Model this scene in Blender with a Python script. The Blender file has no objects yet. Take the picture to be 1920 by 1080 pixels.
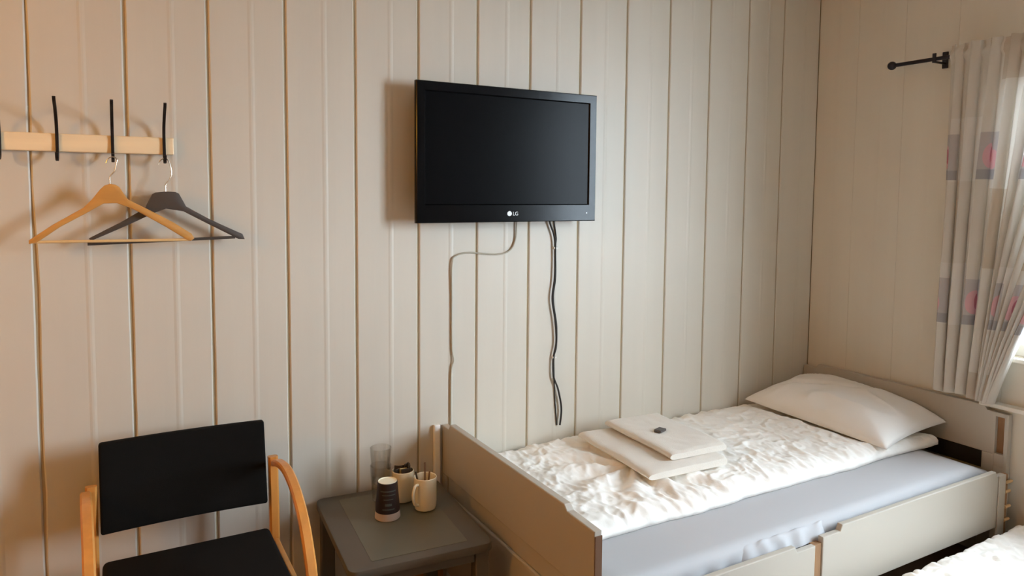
import bpy, bmesh, math, random
from mathutils import Vector, Matrix, noise

random.seed(7)
S = bpy.context.scene
COL = S.collection
PI = math.pi

# ------------------------------------------------------------------ camera
cam_data = bpy.data.cameras.new('camera')
cam_data.sensor_fit = 'HORIZONTAL'
cam_data.sensor_width = 36.0
cam_data.lens = 1338.931 * 36.0 / 1920.0
cam_data.shift_y = -(540.0 - 453.43) / 1920.0
cam_data.clip_start = 0.02
cam = bpy.data.objects.new('camera', cam_data)
COL.objects.link(cam)
_r = Vector((0.87132387, -0.49063632, 0.00840874))
_u = Vector((0.02656361, 0.06427141, 0.99757885))
_f = Vector((0.48998886, 0.8689909, -0.06903429))
cam.matrix_world = Matrix(((_r.x, _u.x, -_f.x, 0.0), (_r.y, _u.y, -_f.y, -2.45),
                           (_r.z, _u.z, -_f.z, 1.5), (0, 0, 0, 1)))
S.camera = cam

# ------------------------------------------------------------------ light and exposure
SKY_STRENGTH = 61.0
LAMP_STRENGTH = 86.0
world = bpy.data.worlds.new('overcast_sky')
S.world = world
world.use_nodes = True
_bg = world.node_tree.nodes['Background']
_bg.inputs['Color'].default_value = (0.74, 0.87, 1.0, 1)
_bg.inputs['Strength'].default_value = SKY_STRENGTH

# daylight enters through the window in the right wall (portal only guides sampling)
XW = 3.165
WZ0 = 0.86
WTOP = (2.02, 2.36)
WINDOWS = [(-0.93, -1.23), (-1.85, -2.62)]      # y ranges of the two openings
for (wa, wc), WZ1 in zip(WINDOWS, WTOP):
    pl = bpy.data.lights.new('window_portal', 'AREA')
    pl.shape = 'RECTANGLE'
    pl.size = WZ1 - WZ0
    pl.size_y = wa - wc
    pl.cycles.is_portal = True
    po = bpy.data.objects.new('window_portal', pl)
    COL.objects.link(po)
    po.location = (XW + 0.065, (wa + wc) / 2, (WZ0 + WZ1) / 2)
    po.rotation_euler = (0, PI / 2, 0)

S.view_settings.view_transform = 'Standard'
S.view_settings.look = 'None'
S.view_settings.exposure = 0.0
S.view_settings.gamma = 1.0
S.view_settings.use_curve_mapping = False
S.cycles.max_bounces = 12
S.cycles.diffuse_bounces = 8
S.cycles.transparent_max_bounces = 12
S.cycles.caustics_reflective = False
S.cycles.caustics_refractive = False
S.cycles.sample_clamp_indirect = 6.0

# ------------------------------------------------------------------ material helpers
def lin(c):
    c = c / 255.0
    return c / 12.92 if c <= 0.04045 else ((c + 0.055) / 1.055) ** 2.4

def rgb(r, g, b):
    return (lin(r), lin(g), lin(b), 1)

def mat(name, col, rough=0.5, metal=0.0, spec=0.5, bump=None, var=None, sheen=0.0, coat=0.0):
    """Principled material; var=(scale xyz, amount) tints with noise; bump=(scale xyz, strength, distance)."""
    m = bpy.data.materials.new(name)
    m.use_nodes = True
    nt = m.node_tree
    b = nt.nodes['Principled BSDF']
    b.inputs['Base Color'].default_value = col
    b.inputs['Roughness'].default_value = rough
    b.inputs['Metallic'].default_value = metal
    b.inputs['Specular IOR Level'].default_value = spec
    b.inputs['Sheen Weight'].default_value = sheen
    b.inputs['Coat Weight'].default_value = coat
    tc = nt.nodes.new('ShaderNodeTexCoord')

    def noise_at(scale, detail=4):
        mp = nt.nodes.new('ShaderNodeMapping')
        mp.inputs['Scale'].default_value = scale
        nt.links.new(tc.outputs['Object'], mp.inputs['Vector'])
        n = nt.nodes.new('ShaderNodeTexNoise')
        n.inputs['Scale'].default_value = 1.0
        n.inputs['Detail'].default_value = detail
        nt.links.new(mp.outputs['Vector'], n.inputs['Vector'])
        return n
    if var:
        n = noise_at(var[0])
        mr = nt.nodes.new('ShaderNodeMapRange')
        mr.inputs['From Min'].default_value = 0.3
        mr.inputs['From Max'].default_value = 0.7
        mr.inputs['To Min'].default_value = 1 - var[1]
        mr.inputs['To Max'].default_value = 1 + var[1]
        nt.links.new(n.outputs['Fac'], mr.inputs['Value'])
        mx = nt.nodes.new('ShaderNodeVectorMath')
        mx.operation = 'SCALE'
        mx.inputs[0].default_value = col[:3]
        nt.links.new(mr.outputs['Result'], mx.inputs['Scale'])
        nt.links.new(mx.outputs['Vector'], b.inputs['Base Color'])
    if bump:
        n = noise_at(bump[0], 5)
        bp = nt.nodes.new('ShaderNodeBump')
        bp.inputs['Strength'].default_value = bump[1]
        bp.inputs['Distance'].default_value = bump[2]
        nt.links.new(n.outputs['Fac'], bp.inputs['Height'])
        nt.links.new(bp.outputs['Normal'], b.inputs['Normal'])
    return m

WALL = mat('painted_plank', rgb(210, 203, 189), 0.45, bump=((14, 14, 1.2), 0.25, 0.003), var=((9, 9, 0.7), 0.025))
WALLGAP = mat('plank_gap_shade', rgb(176, 156, 124), 0.7)  # browner than the planks: groove shading is put into this colour
CEIL = mat('ceiling_paint', rgb(222, 221, 217), 0.7)
FLOOR = mat('floor_wood', rgb(124, 94, 68), 0.4, var=((1.5, 22, 1), 0.2))
BED = mat('bed_laminate', rgb(182, 174, 161), 0.4, var=((3, 3, 3), 0.015))
RAW = mat('raw_wood', rgb(150, 112, 76), 0.7, var=((30, 30, 6), 0.2))
DOWEL = mat('dowel_wood', rgb(214, 178, 130), 0.6)
SHEET = mat('sheet_cotton', rgb(184, 183, 184), 0.85, bump=((60, 60, 60), 0.1, 0.002))
LINEN = mat('duvet_cotton', rgb(250, 246, 239), 0.85, bump=((55, 40, 50), 0.35, 0.004))
PILLOWC = mat('pillow_cotton', rgb(240, 236, 230), 0.85, bump=((40, 40, 40), 0.2, 0.003))
TOWEL = mat('towel_terry', rgb(226, 218, 206), 0.95, sheen=0.3, bump=((260, 260, 260), 0.5, 0.003))
TVB = mat('tv_gloss_black', rgb(9, 9, 10), 0.2, spec=0.12)
TVS = mat('tv_screen', rgb(10, 10, 11), 0.25, spec=0.05)
TVBACK = mat('tv_back_black', rgb(18, 18, 18), 0.6)
LOGO = mat('logo_silver', rgb(205, 205, 205), 0.35, metal=0.2)
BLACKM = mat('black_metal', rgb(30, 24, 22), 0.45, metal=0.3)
CORD = mat('black_cord', rgb(34, 33, 32), 0.5)
CORDW = mat('painted_cord', rgb(176, 168, 150), 0.5)
TIE = mat('white_tie', rgb(225, 222, 214), 0.5)
PINE = mat('pale_pine', rgb(246, 222, 182), 0.5, var=((2, 30, 30), 0.06))
BEECH = mat('beech_wood', rgb(206, 140, 66), 0.4, var=((30, 30, 4), 0.1), coat=0.2)
HWOOD = mat('hanger_wood', rgb(204, 146, 74), 0.4, var=((6, 30, 30), 0.1), coat=0.2)
HBAR = mat('hanger_bar_wood', rgb(224, 188, 132), 0.5)
HDARK = mat('hanger_plastic', rgb(74, 66, 60), 0.5)
CHROME = mat('chrome_wire', rgb(200, 195, 185), 0.25, metal=1.0)
CHAIRF = mat('black_upholstery', rgb(11, 10, 8), 0.9, spec=0.2, bump=((400, 400, 400), 0.3, 0.001))
TABLE = mat('grey_table_paint', rgb(92, 86, 76), 0.45, var=((8, 8, 8), 0.04))
TABLEIN = mat('grey_table_inset', rgb(104, 100, 84), 0.5, var=((8, 8, 8), 0.04))
CERAM = mat('cream_ceramic', rgb(234, 220, 190), 0.2, coat=0.4)
CUPD = mat('dark_cup_paper', rgb(40, 24, 20), 0.4)
CUPP = mat('grey_cup_print', rgb(74, 78, 72), 0.5)
CUPW = mat('cup_base_paper', rgb(244, 238, 214), 0.6)
CUPR = mat('cup_rim_paper', rgb(196, 174, 158), 0.5)
SACHET = mat('dark_sachet', rgb(52, 38, 24), 0.45)
SACHETG = mat('gold_sachet', rgb(170, 142, 86), 0.4)
STICK = mat('stirrer_brown', rgb(112, 78, 48), 0.5)
ROD = mat('dark_rod', rgb(40, 36, 42), 0.4, metal=0.5)
TRIMW = mat('white_trim', rgb(220, 214, 202), 0.4)
SOAP = mat('dark_wrapper', rgb(70, 66, 66), 0.35)
VARN = mat('varnished_baseboard', rgb(176, 116, 58), 0.4)
DUCT = mat('white_duct', rgb(250, 247, 240), 0.25)


def glass_mat(name, tint, clear):
    m = bpy.data.materials.new(name)
    m.use_nodes = True
    nt = m.node_tree
    nt.nodes.remove(nt.nodes['Principled BSDF'])
    out = nt.nodes['Material Output']
    t = nt.nodes.new('ShaderNodeBsdfTransparent')
    t.inputs['Color'].default_value = tint
    g = nt.nodes.new('ShaderNodeBsdfGlossy')
    g.inputs['Roughness'].default_value = 0.04
    fr = nt.nodes.new('ShaderNodeLayerWeight')
    fr.inputs['Blend'].default_value = clear if clear < 0.3 else 0.22
    mx = nt.nodes.new('ShaderNodeMixShader')
    nt.links.new(fr.outputs['Facing'], mx.inputs['Fac'])
    nt.links.new(t.outputs['BSDF'], mx.inputs[1])
    nt.links.new(g.outputs['BSDF'], mx.inputs[2])
    nt.links.new(mx.outputs['Shader'], out.inputs['Surface'])
    return m

PANE = glass_mat('window_glass', (0.97, 0.98, 0.98, 1), 0.05)
GLASS = glass_mat('tumbler_glass', (0.96, 0.96, 0.95, 1), 0.305)


def emit_mat(name, col, strength):
    m = bpy.data.materials.new(name)
    m.use_nodes = True
    b = m.node_tree.nodes['Principled BSDF']
    b.inputs['Base Color'].default_value = (0.9, 0.85, 0.75, 1)
    b.inputs['Emission Color'].default_value = col
    b.inputs['Emission Strength'].default_value = strength
    return m


def curtain_mat():
    """Greige cloth with printed squares holding pink blossoms (flat print, UV space in metres)."""
    m = bpy.data.materials.new('printed_curtain')
    m.use_nodes = True
    nt = m.node_tree
    b = nt.nodes['Principled BSDF']
    b.inputs['Roughness'].default_value = 0.9
    out = nt.nodes['Material Output']
    uv = nt.nodes.new('ShaderNodeUVMap')
    uv.uv_map = 'cloth'
    sp = nt.nodes.new('ShaderNodeSeparateXYZ')
    nt.links.new(uv.outputs['UV'], sp.inputs['Vector'])

    def M(op, a, c=None, d=None):
        n = nt.nodes.new('ShaderNodeMath')
        n.operation = op
        for i, x in enumerate((a, c, d)):
            if x is None:
                continue
            if isinstance(x, (int, float)):
                n.inputs[i].default_value = x
            else:
                nt.links.new(x, n.inputs[i])
        return n.outputs[0]

    def box(u0, v0, hw, hh, pu, pv):
        fu = M('SUBTRACT', M('WRAP', M('SUBTRACT', sp.outputs[0], u0), pu / 2, -pu / 2), 0.0)
        fv = M('WRAP', M('SUBTRACT', sp.outputs[1], v0), pv / 2, -pv / 2)
        a = M('LESS_THAN', M('ABSOLUTE', fu), hw)
        c = M('LESS_THAN', M('ABSOLUTE', fv), hh)
        return M('MULTIPLY', a, c), fu, fv
    sq, fu, fv = box(CUR_U0, 0.99, 0.075, 0.095, 0.33, 0.60)
    # blossom: two overlapping petals
    def petal(cx, cy, rx, ry):
        x = M('DIVIDE', M('SUBTRACT', fu, cx), rx)
        y = M('DIVIDE', M('SUBTRACT', fv, cy), ry)
        return M('LESS_THAN', M('ADD', M('MULTIPLY', x, x), M('MULTIPLY', y, y)), 1.0)
    pet = M('MULTIPLY', sq, M('MAXIMUM', petal(-0.012, 0.0, 0.026, 0.05), petal(0.018, -0.015, 0.024, 0.04)))
    core = M('MULTIPLY', sq, petal(-0.004, 0.004, 0.010, 0.032))
    low = M('MULTIPLY', sq, M('LESS_THAN', fv, -0.055))
    b1, _, _ = box(CUR_U0 - 0.10, 0.70, 0.09, 0.16, 0.54, 0.75)
    b2, _, _ = box(CUR_U0 + 0.13, 0.42, 0.11, 0.13, 0.54, 0.60)

    def mix(fac, c1, c2, k=1.0):
        n = nt.nodes.new('ShaderNodeMix')
        n.data_type = 'RGBA'
        if k != 1.0:
            fac = M('MULTIPLY', fac, k)
        nt.links.new(fac, n.inputs['Factor'])
        for s, c in ((6, c1), (7, c2)):
            if isinstance(c, tuple):
                n.inputs[s].default_value = c
            else:
                nt.links.new(c, n.inputs[s])
        return n.outputs[2]
    c = mix(b1, rgb(200, 194, 184), rgb(184, 172, 156))
    c = mix(b2, c, rgb(210, 206, 200), 0.7)
    c = mix(sq, c, rgb(176, 170, 168))
    c = mix(low, c, rgb(152, 150, 150))
    c = mix(pet, c, rgb(204, 160, 164))
    c = mix(core, c, rgb(178, 108, 120))
    nt.links.new(c, b.inputs['Base Color'])
    tr = nt.nodes.new('ShaderNodeBsdfTranslucent')
    nt.links.new(c, tr.inputs['Color'])
    mx = nt.nodes.new('ShaderNodeMixShader')
    mx.inputs['Fac'].default_value = 0.07
    nt.links.new(b.outputs['BSDF'], mx.inputs[1])
    nt.links.new(tr.outputs['BSDF'], mx.inputs[2])
    nt.links.new(mx.outputs['Shader'], out.inputs['Surface'])
    return m

# ------------------------------------------------------------------ object helpers
OFF = {}

def link_mesh(name, me, m, parent=None, smooth=False):
    o = bpy.data.objects.new(name, me)
    me.name = name
    if m is not None and not me.materials:
        me.materials.append(m)
    COL.objects.link(o)
    off = Vector((0, 0, 0))
    if parent is not None:
        o.parent = parent
        off = OFF.get(parent.name, off)
    OFF[o.name] = off
    if off.length > 0:
        me.transform(Matrix.Translation(-off))
    if smooth:
        me.polygons.foreach_set('use_smooth', [True] * len(me.polygons))
        if smooth != 'all':
            me.set_sharp_from_angle(angle=math.radians(40))
    return o

def obj(name, bm, m, parent=None, smooth=False):
    me = bpy.data.meshes.new(name)
    bmesh.ops.recalc_face_normals(bm, faces=bm.faces)
    bm.to_mesh(me)
    bm.free()
    return link_mesh(name, me, m, parent, smooth)

def tag(o, label, cat, group=None, kind=None):
    o['label'] = label
    o['category'] = cat
    if group:
        o['group'] = group
    if kind:
        o['kind'] = kind
    return o

def thing(name, label, cat, loc=(0, 0, 0), rz=0.0, group=None, local=False):
    o = bpy.data.objects.new(name, None)
    o.empty_display_size = 0.05
    COL.objects.link(o)
    o.location = loc
    o.rotation_euler = (0, 0, rz)
    OFF[o.name] = Vector((0, 0, 0)) if local else Vector(loc)
    return tag(o, label, cat, group)

def struct(name, bm, m, smooth=False, label=None):
    o = obj(name, bm, m, None, smooth)
    o['kind'] = 'structure'
    if label:
        o['label'] = label
    return o

def bx(bm, x0, x1, y0, y1, z0, z1, bev=0.0, seg=2):
    x0, x1 = min(x0, x1), max(x0, x1)
    y0, y1 = min(y0, y1), max(y0, y1)
    z0, z1 = min(z0, z1), max(z0, z1)
    r = bmesh.ops.create_cube(bm, size=1.0)
    vs = r['verts']
    for v in vs:
        v.co = Vector(((x0 + x1) / 2 + v.co.x * (x1 - x0), (y0 + y1) / 2 + v.co.y * (y1 - y0),
                       (z0 + z1) / 2 + v.co.z * (z1 - z0)))
    if bev > 0:
        es = list({e for v in vs for e in v.link_edges})
        bmesh.ops.bevel(bm, geom=es, offset=bev, segments=seg, profile=0.5, affect='EDGES')
    return bm

def box(x0, x1, y0, y1, z0, z1, bev=0.0, seg=2):
    return bx(bmesh.new(), x0, x1, y0, y1, z0, z1, bev, seg)

def catmull(pts, n=6):
    pts = [Vector(p) for p in pts]
    out = []
    for i in range(len(pts) - 1):
        p0 = pts[max(i - 1, 0)]
        p1, p2 = pts[i], pts[i + 1]
        p3 = pts[min(i + 2, len(pts) - 1)]
        for k in range(n):
            t = k / n
            out.append(0.5 * ((2 * p1) + (p2 - p0) * t + (2 * p0 - 5 * p1 + 4 * p2 - p3) * t * t
                              + (3 * p1 - p0 - 3 * p2 + p3) * t * t * t))
    out.append(pts[-1])
    return out

def tube(bm, pts, r, seg=8, cap=True):
    pts = [Vector(p) for p in pts]
    rings = []
    t0 = (pts[1] - pts[0]).normalized()
    up = Vector((0, 0, 1)) if abs(t0.z) < 0.9 else Vector((1, 0, 0))
    nrm = t0.cross(up).normalized()
    for i, p in enumerate(pts):
        t = (pts[min(i + 1, len(pts) - 1)] - pts[max(i - 1, 0)]).normalized()
        nrm = (nrm - t * nrm.dot(t)).normalized()
        bn = t.cross(nrm)
        rr = r[i] if isinstance(r, (list, tuple)) else r
        rings.append([bm.verts.new(p + (nrm * math.cos(2 * PI * k / seg) + bn * math.sin(2 * PI * k / seg)) * rr)
                      for k in range(seg)])
    for a, b in zip(rings[:-1], rings[1:]):
        for k in range(seg):
            bm.faces.new((a[k], a[(k + 1) % seg], b[(k + 1) % seg], b[k]))
    if cap:
        bm.faces.new(rings[0][::-1])
        bm.faces.new(rings[-1])
    return bm

def strip(bm, pts, w, t, axis=(1, 0, 0)):
    """Rectangular bar (w along axis, t across) swept along pts."""
    pts = [Vector(p) for p in pts]
    ax = Vector(axis)
    rings = []
    for i, p in enumerate(pts):
        tg = (pts[min(i + 1, len(pts) - 1)] - pts[max(i - 1, 0)]).normalized()
        n = tg.cross(ax).normalized()
        c = 0.22
        prof = [(-.5, -.5 + c), (-.5 + c * t / w, -.5), (.5 - c * t / w, -.5), (.5, -.5 + c),
                (.5, .5 - c), (.5 - c * t / w, .5), (-.5 + c * t / w, .5), (-.5, .5 - c)]
        rings.append([bm.verts.new(p + ax * (a * w) + n * (b * t)) for a, b in prof])
    k = len(rings[0])
    for a, b in zip(rings[:-1], rings[1:]):
        for j in range(k):
            bm.faces.new((a[j], a[(j + 1) % k], b[(j + 1) % k], b[j]))
    bm.faces.new(rings[0][::-1])
    bm.faces.new(rings[-1])
    return bm

def lathe(bm, prof, c=(0, 0, 0), seg=32, close=False):
    """prof: list of (r, z). r==0 gives a pole."""
    c = Vector(c)
    rows = []
    for r, z in prof:
        if r <= 1e-6:
            rows.append([bm.verts.new(c + Vector((0, 0, z)))])
        else:
            rows.append([bm.verts.new(c + Vector((r * math.cos(2 * PI * k / seg), r * math.sin(2 * PI * k / seg), z)))
                         for k in range(seg)])
    pairs = list(zip(rows[:-1], rows[1:]))
    if close:
        pairs.append((rows[-1], rows[0]))
    for a, b in pairs:
        for k in range(seg):
            k2 = (k + 1) % seg
            if len(a) == 1 and len(b) > 1:
                bm.faces.new((a[0], b[k], b[k2]))
            elif len(b) == 1 and len(a) > 1:
                bm.faces.new((a[k], a[k2], b[0]))
            elif len(a) > 1 and len(b) > 1:
                bm.faces.new((a[k], a[k2], b[k2], b[k]))
    return bm

def prism(bm, outline, axis, a0, a1, bev=0.0):
    """Outline (list of 2-D points) extruded along axis from a0 to a1. axis 'x': (y,z); 'y': (x,z); 'z': (x,y)."""
    def P(p, a):
        return {'x': (a, p[0], p[1]), 'y': (p[0], a, p[1]), 'z': (p[0], p[1], a)}[axis]
    A = [bm.verts.new(P(p, a0)) for p in outline]
    B = [bm.verts.new(P(p, a1)) for p in outline]
    n = len(outline)
    fs = [bm.faces.new(A), bm.faces.new(B[::-1])]
    for i in range(n):
        fs.append(bm.faces.new((A[i], A[(i + 1) % n], B[(i + 1) % n], B[i])))
    bmesh.ops.recalc_face_normals(bm, faces=fs)
    if bev > 0:
        es = list({e for f in fs[:2] for e in f.edges})
        bmesh.ops.bevel(bm, geom=es, offset=bev, segments=2, profile=0.5, affect='EDGES')
    return bm

def grid_mesh(name, nu, nv, fn):
    """Mesh from fn(i/nu, j/nv) -> xyz."""
    vs = [fn(i / nu, j / nv) for j in range(nv + 1) for i in range(nu + 1)]
    fs = []
    for j in range(nv):
        for i in range(nu):
            a = j * (nu + 1) + i
            fs.append((a, a + 1, a + nu + 2, a + nu + 1))
    me = bpy.data.meshes.new(name)
    me.from_pydata([tuple(v) for v in vs], [], fs)
    return me

def sstep(a, b, x):
    t = max(0.0, min(1.0, (x - a) / (b - a)))
    return t * t * (3 - 2 * t)

def nz(x, y, z=0.0):
    return noise.noise(Vector((x, y, z)))

def ridge(x, y, z=0.0):
    return 1.0 - min(1.0, abs(nz(x, y, z)) * 2.2)

# ------------------------------------------------------------------ room shell
CEIL_Z = 2.62
XL, YR = -1.70, -5.0          # left wall and rear wall (outside the frame)

struct('floor', box(XL, XW + 0.06, YR, 0.05, -0.1, 0.0), FLOOR)
struct('ceiling', box(XL, XW + 0.06, YR, 0.05, CEIL_Z, CEIL_Z + 0.1), CEIL)
wb = struct('wall_back', box(XL, XW + 0.06, 0.0055, 0.12, 0, CEIL_Z), WALLGAP)
PINEW = mat('pine_panelling', rgb(186, 142, 94), 0.5, var=((8, 8, 0.8), 0.1))
wl = struct('wall_left', box(XL - 0.1, XL, YR, 0.12, 0, CEIL_Z), PINEW)
wr_rear = struct('wall_rear', box(XL, XW + 0.06, YR - 0.1, YR, 0, CEIL_Z), WALL)

# right (window) wall, dark backing with the window hole
bm = bmesh.new()
solid = [(0.005, WINDOWS[0][0]), (WINDOWS[0][1], WINDOWS[1][0]), (WINDOWS[1][1], YR)]
for ya, yb in solid:
    bx(bm, XW + 0.0055, XW + 0.06, yb, ya, 0, CEIL_Z)
for (ya, yb), WZ1 in zip(WINDOWS, WTOP):
    bx(bm, XW + 0.0055, XW + 0.06, yb, ya, 0, WZ0)
    bx(bm, XW + 0.0055, XW + 0.06, yb, ya, WZ1, CEIL_Z)
wr = struct('wall_right', bm, WALLGAP)


def plank_mesh(x0, x1, z0, z1, wob0=0.0, wob1=0.0, seed=0, gap=0.0036, bead=0.0010, bevw=0.004, dep=0.0055):
    """One painted wall plank: bevelled long edges, a faint bead near its middle; local frame: x across, y=0 face, +y into wall."""
    nseg = 26 if (wob0 or wob1) else 6
    w = x1 - x0
    xm = x0 + w * 0.55
    rows = []
    for k in range(nseg + 1):
        z = z0 + (z1 - z0) * k / nseg
        d0 = wob0 * (nz(z * 2.1, seed + 3.1) + 0.6 * nz(z * 6.3, seed + 7.7)) + 0.0006 * nz(z * 3, seed)
        d1 = wob1 * (nz(z * 2.1, seed + 11.1) + 0.6 * nz(z * 6.3, seed + 5.7)) + 0.0006 * nz(z * 3, seed + 9)
        g = gap
        rows.append([(x0 + g + d0, dep), (x0 + g + d0, bevw * 0.8), (x0 + g + bevw + d0, 0.0),
                     (xm - 0.010, 0.0), (xm - 0.003, -bead), (xm + 0.003, -bead), (xm + 0.010, 0.0),
                     (x1 - g - bevw + d1, 0.0), (x1 - g + d1, bevw * 0.8), (x1 - g + d1, dep)])
    n = len(rows[0])
    vs, fs = [], []
    for k, row in enumerate(rows):
        z = z0 + (z1 - z0) * k / nseg
        vs += [(x, y, z) for x, y in row]
    for k in range(nseg):
        for i in range(n - 1):
            a = k * n + i
            fs.append((a, a + 1, a + n + 1, a + n))
    fs.append(tuple(range(n))[::-1])
    fs.append(tuple(range(nseg * n, nseg * n + n)))
    me = bpy.data.meshes.new('plank')
    me.from_pydata(vs, [], fs)
    return me

BX = [XL, -1.39, -1.15, -0.91, -0.67, -0.43, -0.191, 0.051, 0.281, 0.517, 0.752, 0.986, 1.225, 1.457, 1.696, 1.935,
      2.174, 2.415, 2.664, 2.905, XW + 0.003]
for i in range(len(BX) - 1):
    w0 = 0.006 if abs(BX[i] + 0.191) < 1e-3 else (0.0015 if BX[i] < 0.5 else 0.0)
    w1 = 0.003 if abs(BX[i + 1] + 0.191) < 1e-3 else (0.001 if BX[i + 1] < 0.5 else 0.0)
    me = plank_mesh(BX[i], BX[i + 1], 0.0, CEIL_Z, w0, w1, i)
    link_mesh('plank', me, WALL, wb)

# window-wall planks (rotated: local x runs along -y of the room)
edges = [-0.0005, -0.22, -0.455, -0.69, -0.93, -1.23, -1.44, -1.65, -1.85, -2.11, -2.37, -2.62, -2.83, -3.03, -3.25, -3.50,
         -3.75, -4.0, -4.25, -4.5, -4.75, YR]
RM = Matrix.Rotation(-PI / 2, 4, 'Z')      # local +x -> -y, local +y -> +x

def right_plank(y0, y1, z0, z1, seed):
    me = plank_mesh(-y0, -y1, z0, z1, 0, 0, seed, gap=0.0003, bead=0.0005, bevw=0.0007, dep=0.0012)
    me.transform(Matrix.Translation((XW, 0, 0)) @ RM)
    link_mesh('plank', me, WALL, wr)

for i in range(len(edges) - 1):
    a, b = edges[i], edges[i + 1]
    inside = [t for (p, q), t in zip(WINDOWS, WTOP) if a <= p + 0.001 and b >= q - 0.001]
    if inside:
        right_plank(a, b, 0.0, WZ0, i)
        right_plank(a, b, inside[0], CEIL_Z, i + 40)
    else:
        right_plank(a, b, 0.0, CEIL_Z, i)

# baseboard along the back wall
struct('baseboard_back', box(XL, XW - 0.004, -0.014, -0.001, 0, 0.07, 0.003), VARN)

# window: casing, frame, mullion, panes, sill
for wi, (WY0, WY1) in enumerate(WINDOWS):
    WZ1 = WTOP[wi]
    win = bpy.data.objects.new('window_%d' % (wi + 1), None)
    COL.objects.link(win)
    win['kind'] = 'structure'
    win['label'] = ('white framed window in the right wall behind the printed curtain', 'white framed window in the right wall nearer the photographer')[wi]
    OFF[win.name] = Vector((0, 0, 0))
    bm = bmesh.new()
    xa, xb = XW - 0.016, XW - 0.001
    bx(bm, xa, xb, WY0 + 0.07, WY0 - 0.004, WZ0 - 0.004, WZ1 + 0.07, 0.003)
    bx(bm, xa, xb, WY1 + 0.004, WY1 - 0.07, WZ0 - 0.004, WZ1 + 0.07, 0.003)
    bx(bm, xa, xb, WY1 + 0.005, WY0 - 0.005, WZ1 - 0.004, WZ1 + 0.07, 0.003)
    obj('casing', bm, TRIMW, win)
    obj('sill', box(XW - 0.03, XW + 0.009, WY1 - 0.07, WY0 + 0.07, WZ0 - 0.024, WZ0 - 0.005, 0.004), TRIMW, win)
    fx0, fx1 = XW + 0.010, XW + 0.052
    bm = bmesh.new()
    bx(bm, fx0, fx1, WY1 + 0.001, WY0 - 0.001, WZ0 - 0.004, WZ0 + 0.05, 0.004)
    bx(bm, fx0, fx1, WY1 + 0.001, WY0 - 0.001, WZ1 - 0.05, WZ1 - 0.001, 0.004)
    bx(bm, fx0, fx1, WY0 - 0.045, WY0 - 0.001, WZ0 + 0.0501, WZ1 - 0.0501, 0.004)
    bx(bm, fx0, fx1, WY1 + 0.001, WY1 + 0.045, WZ0 + 0.0501, WZ1 - 0.0501, 0.004)
    ym = (WY0 + WY1) / 2
    lights_ = [(WY0 - 0.043, WY1 + 0.043)]
    if wi:
        bx(bm, fx0, fx1, ym - 0.025, ym + 0.025, WZ0 + 0.0501, WZ1 - 0.0501, 0.004)
        lights_ = [(WY0 - 0.043, ym + 0.023), (ym - 0.023, WY1 + 0.043)]
    obj('window_frame', bm, TRIMW, win)
    for ya, yb in lights_:
        obj('pane', box(fx0 + 0.022, fx0 + 0.026, ya, yb, WZ0 + 0.048, WZ1 - 0.048), PANE, win)

# dado ledge under the window (starts behind the headboard end)
o = struct('trim_1', box(XW - 0.045, XW - 0.001, -3.8, -0.868, 0.640, 0.658, 0.003), TRIMW,
           label='pale ledge board on the window wall above the headboard end')

# ground outside the window
o = struct('ground', box(XW + 0.3, XW + 60, -40, 40, -5.2, -5.0), mat('snowy_ground', rgb(238, 240, 242), 0.9))

# ------------------------------------------------------------------ wall lamp on the left wall (outside the frame)
LY, LZ = -1.15, 1.95
lamp = thing('wall_lamp', 'round warm white globe lamp on the left wall beside the coat rack', 'lamp', (XL, LY, LZ))
bm = lathe(bmesh.new(), [(0, 0.001), (0.06, 0.001), (0.06, 0.02), (0.03, 0.03), (0, 0.03)], (0, 0, 0))
bmesh.ops.transform(bm, verts=bm.verts, matrix=Matrix.Translation((XL, LY, LZ)) @ Matrix.Rotation(PI / 2, 4, 'Y'))
obj('lamp_base', bm, TRIMW, lamp, True)
bm = bmesh.new()
bmesh.ops.create_uvsphere(bm, u_segments=32, v_segments=16, radius=0.10)
bmesh.ops.transform(bm, verts=bm.verts, matrix=Matrix.Translation((XL + 0.13, LY, LZ)))
obj('lamp_shade', bm, emit_mat('lamp_glow', (1.0, 0.50, 0.07, 1), LAMP_STRENGTH), lamp, True)

# ------------------------------------------------------------------ day bed
FX0, FX1 = 1.080, 1.105        # footboard
HX0, HX1 = 3.130, 3.158        # headboard
bed = thing('day_bed', 'pale laminate single bed with plank ends along the wall under the television', 'bed', (2.1, -0.5, 0))

def end_plank(y_in, y_out, z0, ztop, zlow, x0, x1, n0=0.06, n1=0.13):
    """Plank in the y-z plane whose top is a little lower at both ends."""
    ol = [(y_in, z0), (y_in, zlow), (y_in - n0, zlow), (y_in - n0 - 0.012, ztop), (y_out + n1 + 0.014, ztop),
          (y_out + n1, zlow + 0.004), (y_out, zlow), (y_out, z0)]
    return prism(bmesh.new(), ol, 'x', x0, x1, 0.003)

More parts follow.
